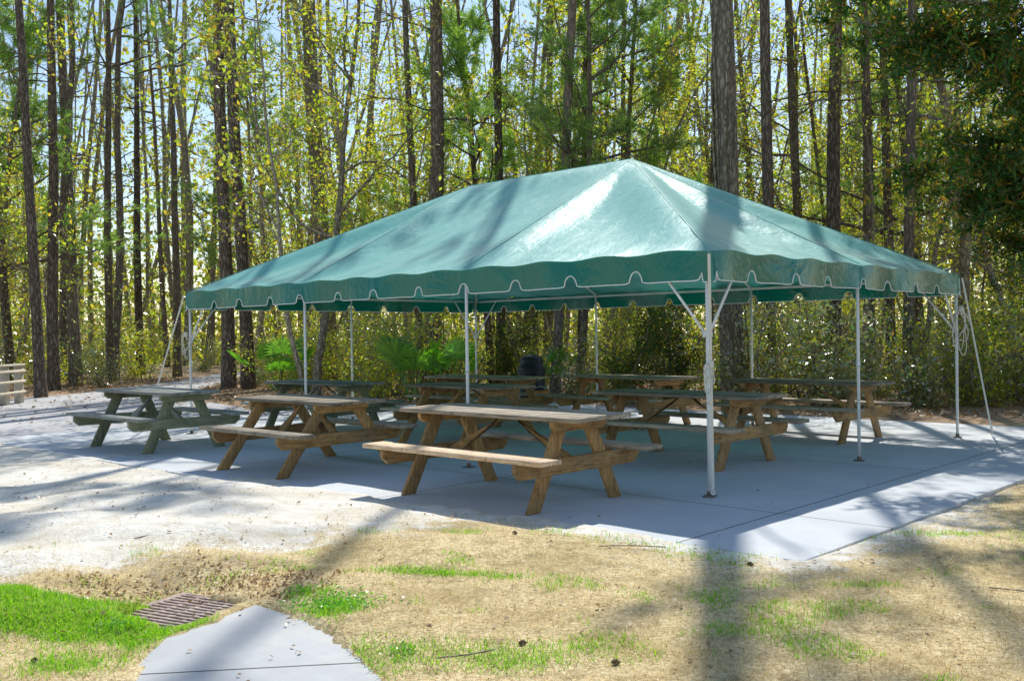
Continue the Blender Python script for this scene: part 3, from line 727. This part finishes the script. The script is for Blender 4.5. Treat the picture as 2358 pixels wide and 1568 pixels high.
hwf = lambda x, y: plant("hardwood_tree", *HW[rn.randrange(8)], 'bark_hard', 'leaf_yellow', (x, y), rn.random() * 6, rn.uniform(.8, 1.2), None, (rn.uniform(-.07, .07), rn.uniform(-.12, .12)), "slender hardwood with sparse yellow green leaves", "hardwood tree", GHW)
scatter(25, 22, 30, .9, hwf, keyed=True)
scatter(48, 28, 50, .9, hwf, keyed=True)
def shr2(x, y):
    mc = 'leaf_green' if rn.random() < .6 else 'leaf_yellow'; k = rn.randrange(4)
    plant("shrub", *SHM[mc][k], 'bark_hard', mc, (x, y), rn.random() * 6, rn.uniform(.7, 1.25), None, (0, 0), "evergreen shrub at the edge of the woods" if mc == 'leaf_green' else "shrub with sunlit yellow green leaves", "shrub", GS, ("stem", "foliage"))
SHM = {'leaf_green': SH, 'leaf_yellow': [(a, b.copy()) for a, b in SH]}
scatter(42, 17.2, 24, .7, shr2, .06, .6)
scatter(18, 22, 30, .9, shr2, -.2, .1)
scatter(28, 27, 42, 1.0, shr2, -.6, -.15)

# cedar
rng = np.random.default_rng(55); mb = MB(); cc = []
tr = wiggle((0, 0, -.1), (0, 0, 1), 10, 12, .03, rng); mb.add(*tube(tr, .2 * (1 - np.linspace(0, 1, 13) * .8), 10))
for i in range(92):
    z = 3.3 + 6.4 * (i / 92); a = rng.uniform(0, 6.28) if i % 3 else rng.uniform(2.4, 4.4); Lb = rng.uniform(.7, 1.1) * np.interp(z, [3.3, 4.3, 5.2, 6.5, 9.8], [1.0, 1.9, 3.2, 4.4, 2.6])
    br = wiggle(tr[int(z / 10 * 12)], (math.cos(a), math.sin(a), .3), Lb, 7, .10, rng, -.03); mb.add(*tube(br, .03 * (1 - np.linspace(0, 1, 8) * .8), 4))
    for j in range(16):
        k = rng.integers(2, 8); sb = wiggle(br[k], (br[-1] - br[0]) / Lb + rng.normal(0, .5, 3), rng.uniform(.35, .85), 4, .18, rng, -.08)
        mb.add(*tube(sb, .006, 3)); m = 52
        cc.append(sb[rng.integers(0, 5, m)] + rng.normal(0, .07, (m, 3)))
cedar = plant("cedar_tree", mb.mesh("trunk", True), mesh_np("crown", *leaves(np.concatenate(cc), .15, rng, .24, .5)), 'bark_hard', 'cedar', (8.0, 14.3), 0, 1, None, (0, 0), "dark cedar tree with feathery bronze tinged foliage", "cedar tree")
rng = np.random.default_rng(56); mb = MB(); cc = []
tr = wiggle((0, 0, -.1), (.1, 0, 1), 2.8, 8, .10, rng); mb.add(*tube(tr, .04 * (1 - np.linspace(0, 1, 9) * .8), 6))
for i in range(30):
    z = .3 + 2.4 * i / 30; a = rng.uniform(0, 6.28); Lb = rng.uniform(.35, 1.35) * (1 - .25 * z / 2.7)
    br = wiggle(tr[int(z / 2.8 * 8)], (math.cos(a), math.sin(a), .5), Lb, 5, .18, rng); mb.add(*tube(br, .009, 3))
    m = 110; cc.append(br[rng.integers(1, 6, m)] + rng.normal(0, .12, (m, 3)))
ct, cf = mb.mesh("trunk", True), mesh_np("crown", *leaves(np.concatenate(cc), .10, rng, .25))
for (x, y, s) in ((2.4, 19.8, .85), (3.3, 20.4, 1.0), (10.9, 19.6, 1.1), (-.2, 24.5, 1.0)):
    plant("small_cedar_tree", ct, cf, 'bark_hard', 'cedar', (x, y), x * 2, s, None, (0, 0), "small dark green cedar at the woods edge", "cedar tree", "small cedars along the woods edge"); taken.append((x, y))

# palmettos
def palmetto(seed, nf=9, Rr=.42):
    rng = np.random.default_rng(seed); st = MB(); fo = MB()
    for i in range(nf):
        a = i * 2.4 + rng.uniform(-.3, .3); el = rng.uniform(1.2, 3.0); L = rng.uniform(.5, .95)
        pt = wiggle((0, 0, 0), (math.cos(a), math.sin(a), el), L, 5, .05, rng, -.03); st.add(*tube(pt, .009, 4))
        c = pt[-1]; f = pt[-1] - pt[-2]; f /= np.linalg.norm(f); sd = np.cross(f, (0, 0, 1.0)); sd /= np.linalg.norm(sd) + 1e-9; nn = np.cross(sd, f)
        for b in np.linspace(-1.7, 1.7, 17):
            dd = f * math.cos(b) + sd * math.sin(b) + nn * .10; r = Rr * rng.uniform(.9, 1.08) * (1 - .06 * b * b)
            pr = np.cross(dd, nn); pr /= np.linalg.norm(pr); w = .026
            mid = c + dd * r * .5; tip = c + dd * r + np.array([0, 0, -.10 * r])
            fo.add(np.array([c, mid + pr * w, tip, mid - pr * w]), [(0, 1, 2, 3)])
    return st.mesh("stem"), fo.mesh("fronds")
PM = [palmetto(1), palmetto(2, 8, .38)]
for (x, y, v, s) in ((-2.3, 21.6, 0, 1.5), (-1.4, 22.2, 1, 1.35), (-5.75, 24.0, 1, 1.4), (.9, 23.0, 1, 1.1)):
    plant("palmetto", *PM[v], 'palm', 'palm', (x, y), x, s, None, (0, 0), "green palmetto with fan shaped fronds", "palmetto", "palmettos behind the tent", ("stem", "fronds"))

# far woods (mass)
rng = np.random.default_rng(77); NFL = 150000
yy = rng.uniform(48, 86, NFL); xx = rng.uniform(-.72, .72, NFL) * yy; zz = 27 * rng.random(NFL) ** 1.6
keep = fbm(xx * 1.0, zz * 1.2 + yy * .6, 3.2, 3) > (.27 + .018 * zz)
c = np.stack([xx, yy, zz], 1)[keep]
fw = mkobj("far_woods", mesh_np("far_woods", *leaves(c, .38, rng)), M['leaf_far']); tag(fw, "distant mass of sunlit woodland foliage", "woods", kind="stuff")
mb = MB()
for i in range(170):
    y = rng.uniform(46, 82); x = rng.uniform(-.7, .7) * y; hh = rng.uniform(26, 34)
    mb.add(*tube(wiggle((x, y, 0), (rng.normal(0, .10), 0, 1), hh, 8, .045, rng), np.linspace(.20, .06, 9) * rng.uniform(.3, 1.2), 5))
fw2 = mkobj("far_trunks", mb.mesh("far_trunks", True), M['bark_hard']); tag(fw2, "distant mass of grey brown tree trunks", "woods", kind="stuff")
n = 46000; yy = rng.uniform(29, 50, n); xx = rng.uniform(-.68, .68, n) * yy; zz = 3.2 * rng.random(n) ** 1.3 * (.3 + 1.4 * fbm(xx, yy, 2.2, 9))
keep = (fbm(xx, yy, 1.6, 4) > .47) & (sdpoly(xx, yy, ROAD) > .6); c = np.stack([xx, yy, zz], 1)[keep]
ub = mkobj("understory_brush", mesh_np("understory_brush", *leaves(c, .13, rng)), M['leaf_green']); tag(ub, "low leafy brush covering the woods floor", "brush", kind="stuff")

# ------------------------------------------------------------------ grass, leaves, cones
def blades(n, xr, yr, prob, ln, w, lean, name, mat, lab, seed):
    rng = np.random.default_rng(seed); x = rng.uniform(*xr, n); t = rng.random(n); y = yr[0] + (yr[1] - yr[0]) * t ** 1.5
    k = (np.abs(x) < .60 * y + .3) & (rng.random(n) < prob(x, y)) & (sdpoly(x, y, WALK) > -.01) & (sdpoly(x, y, SLAB) > -.02) & ~inrect(x, y, GR, GA, .29, .28)
    x = x[k]; y = y[k]; m = len(x); z = gh(x, y) - .004
    a = rng.uniform(0, 6.28, m); ll = ln * rng.uniform(.5, 1.4, m); le = np.clip(rng.normal(lean, .35, m), 0, 1.5)
    dx = np.cos(a) * np.sin(le) * ll; dy = np.sin(a) * np.sin(le) * ll; dz = np.cos(le) * ll * .9 + .003
    b = a + 1.57 + rng.normal(0, .5, m); wx = np.cos(b) * w; wy = np.sin(b) * w
    v = np.stack([np.stack([x - wx, y - wy, z], 1), np.stack([x + wx, y + wy, z], 1), np.stack([x + dx, y + dy, z + dz], 1)], 1).reshape(-1, 3)
    return tag(mkobj(name, mesh_np(name, v, np.arange(3 * m).reshape(-1, 3)), mat), lab, "grass", kind="stuff")
M['dry'] = leafmat("dry_grass_blades", [(.68, .52, .25), (.90, .76, .46), (.36, .25, .11), (.80, .64, .36)], .3, (1.1, 1.05, .9), .02)
M['grn'] = leafmat("green_grass_blades", [(.24, .50, .02), (.38, .62, .03), (.17, .38, .02)], .45, (1.5, 1.6, .6), .03)
M['fall'] = leafmat("fallen_leaves", [(.30, .18, .09), (.42, .28, .15), (.20, .12, .07), (.50, .38, .24)], .2, (1.1, 1, .8), .04)
def pd(x, y):
    s, g, l = masks(x, y); return np.clip(1 - s * 1.0, .07, 1) * (1 - .6 * g) * (.25 + 1.3 * fbm(x, y, .4, 31))
def pg(x, y):
    s, g, l = masks(x, y); return np.clip(g * 1.3, 0, 1)
blades(260000, (-5.5, 6), (3.2, 9.0), pd, .045, .0018, 1.1, "dormant_grass", M['dry'], "short dormant tan lawn grass", 1)
blades(400000, (-4, 4.5), (3.2, 7.0), pg, .036, .0028, .7, "green_grass", M['grn'], "patches of fresh green grass and clover", 2)
def scatter_leaves(name, n, xr, yr, size, lab, seed, flt=None):
    rng = np.random.default_rng(seed); x = rng.uniform(*xr, n); y = rng.uniform(*yr, n)
    k = np.abs(x) < .62 * y + .5
    if flt is not None: k &= flt(x, y)
    x = x[k]; y = y[k]; z = gh(x, y); ds = sdpoly(x, y, SLAB); dr = sdpoly(x, y, ROAD); dw = sdpoly(x, y, WALK)
    z = np.where(ds < 0, np.maximum(z, .0), z); z = np.where(dr < 0, -.012, z); z = np.where(dw < 0, np.maximum(z, -.022), z)
    k = (ds > 0) | (rng.random(len(x)) < .03); k &= (dr > 0) | (rng.random(len(x)) < .15)
    x = x[k]; y = y[k]; z = z[k]; m = len(x)
    a = rng.uniform(0, 6.28, m); s = size * rng.uniform(.5, 1.3, m); c = np.stack([x, y, z + .006], 1)
    A1 = np.stack([np.cos(a), np.sin(a), rng.normal(0, .25, m)], 1) * s[:, None] * .5; B1 = np.stack([-np.sin(a), np.cos(a), rng.normal(0, .3, m)], 1) * s[:, None] * .28
    up = np.zeros((m, 3)); up[:, 2] = np.abs(A1[:, 2]) + np.abs(B1[:, 2]); curl = up.copy(); curl[:, 2] += s * .15
    v = np.stack([c - A1 + up, c + B1 + curl, c + A1 + up, c - B1 + curl], 1).reshape(-1, 3)
    tag(mkobj(name, mesh_np(name, v, np.arange(4 * m).reshape(-1, 4)), M['fall']), lab, "leaves", kind="stuff")
scatter_leaves("fallen_leaves", 2200, (-7, 6), (3.4, 12), .032, "scattered brown fallen leaves on the lawn", 3)
scatter_leaves("leaf_litter", 36000, (-22, 22), (15.5, 36), .10, "thick brown leaf litter on the woods floor", 4, lambda x, y: (y > 16.5) | (x > 5))
def clumps(cs, n, sz, mat, name, lab, hh, seed):
    rng = np.random.default_rng(seed); c = []
    for cx, cy, r in cs:
        m = int(n * (r / .2) ** 1.5); p = rng.normal(0, r * .5, (m, 2)); x = cx + p[:, 0]; y = cy + p[:, 1] * .7; z = gh(x, y) + rng.random(m) * hh; c.append(np.stack([x, y, z], 1))
    tag(mkobj(name, mesh_np(name, *leaves(np.concatenate(c), sz, rng, .5)), mat), lab, "weeds", kind="stuff")
clumps([(-.93, 5.05, .24), (-1.02, 5.15, .2), (-.5, 4.35, .08), (-1.2, 5.38, .1), (-2.0, 4.8, .1)], 450, .018, M['palm'], "green_weeds", "low leafy green weeds by the path", .03, 5)
clumps([(-1.75, 5.68, .5), (-2.3, 5.5, .35), (-1.35, 5.65, .35), (-1.25, 5.4, .2)], 90, .028, M['fall'], "dead_weeds", "dry brown weeds and leaves round the drain", .015, 6)
mb = MB()
for k in range(9):
    z = .008 + k * .0075; r = .026 * math.sin((k + 1.2) / 10.5 * math.pi) ** .8
    for j in range(8):
        a = j * .785 + k * .4; ca_, sa_ = math.cos(a), math.sin(a)
        mb.add([(ca_ * r * .3, sa_ * r * .3, z), (ca_ * r - sa_ * .007, sa_ * r + ca_ * .007, z + .004), (ca_ * r * 1.15, sa_ * r * 1.15, z + .008), (ca_ * r + sa_ * .007, sa_ * r - ca_ * .007, z + .004)], [(0, 1, 2, 3)])
mb.add(*lathe([(.001, 0), (.014, .01), (.018, .035), (.012, .065), (.001, .08)], 8)); cme = mb.mesh("pine_cone")
for (x, y) in ((.02, 6.75), (1.46, 5.9), (-2.15, 4.28), (.05, 4.45), (3.55, 6.45), (.45, 4.15)):
    z = float(gh(np.array([x]), np.array([y]))[0]) + .010
    tag(mkobj("pine_cone", cme, M['cone'], None, (x, y, z), (1.5, rn.random() * .5, rn.random() * 6), (.5, .5, .55)), "brown pine cone lying on the grass", "pine cone", "pine cones on the grass")
for (x, y, L, a) in ((.55, 6.35, .45, .3), (-.35, 4.25, .3, .1), (-2.6, 6.6, .3, 1.0), (-.85, 6.0, .25, 1.2), (2.6, 5.3, .3, -.4)):
    rng = np.random.default_rng(int(x * 100) + 500); mb = MB(); z = max(float(gh(np.array([x]), np.array([y]))[0]), -.015) + .010
    p = wiggle((0, 0, 0), (math.cos(a), math.sin(a), 0), L, 7, .12, rng); p[:, 2] *= .2; mb.add(*tube(p, .0035, 4))
    q = wiggle(p[3], (math.cos(a + .7), math.sin(a + .7), 0), L * .35, 4, .1, rng); q[:, 2] *= .2; mb.add(*tube(q, .0025, 3))
    tag(mkobj("fallen_twig", mb.mesh("fallen_twig"), M['bark_hard'], None, (x, y, z)), "dry brown twig lying on the ground", "twig", "fallen twigs")

# ------------------------------------------------------------------ light, sky, camera
S = Vector((.126, .627, .766)).normalized()
sl = bpy.data.lights.new("sun", 'SUN'); sl.energy = 5.0; sl.angle = math.radians(.5); sl.color = (1, .97, .90)
so = bpy.data.objects.new("sun", sl); COL.objects.link(so); so.rotation_euler = S.to_track_quat('Z', 'Y').to_euler(); so.location = (4, 20, 30)
w = bpy.data.worlds.new("World"); SC.world = w; w.use_nodes = True; nt = w.node_tree
bg = nt.nodes["Background"]; sk = nt.nodes.new("ShaderNodeTexSky"); sk.sky_type = 'NISHITA'; sk.sun_disc = False
sk.sun_elevation = math.radians(50); sk.sun_rotation = math.atan2(.126, .627); sk.air_density = 1.2; sk.dust_density = .4; sk.ozone_density = 1.4
nt.links.new(sk.outputs[0], bg.inputs[0]); bg.inputs[1].default_value = .15
cam = bpy.data.cameras.new("camera"); cam.lens = 33.98; cam.sensor_width = 36; cam.clip_end = 2000; cam.clip_start = .05
co = bpy.data.objects.new("camera", cam); COL.objects.link(co)
pit = math.radians(-.28); rol = math.radians(.76)
f = Vector((0, math.cos(pit), math.sin(pit))); z_ = Vector((0, -math.sin(pit), math.cos(pit))); x_ = Vector((1, 0, 0))
r = x_ * math.cos(rol) - z_ * math.sin(rol); u = x_ * math.sin(rol) + z_ * math.cos(rol)
co.matrix_world = Matrix(((r.x, u.x, -f.x, 0), (r.y, u.y, -f.y, 0), (r.z, u.z, -f.z, 1.418), (0, 0, 0, 1)))
SC.camera = co
SC.view_settings.view_transform = 'Standard'; SC.view_settings.look = 'None'; SC.view_settings.exposure = 0
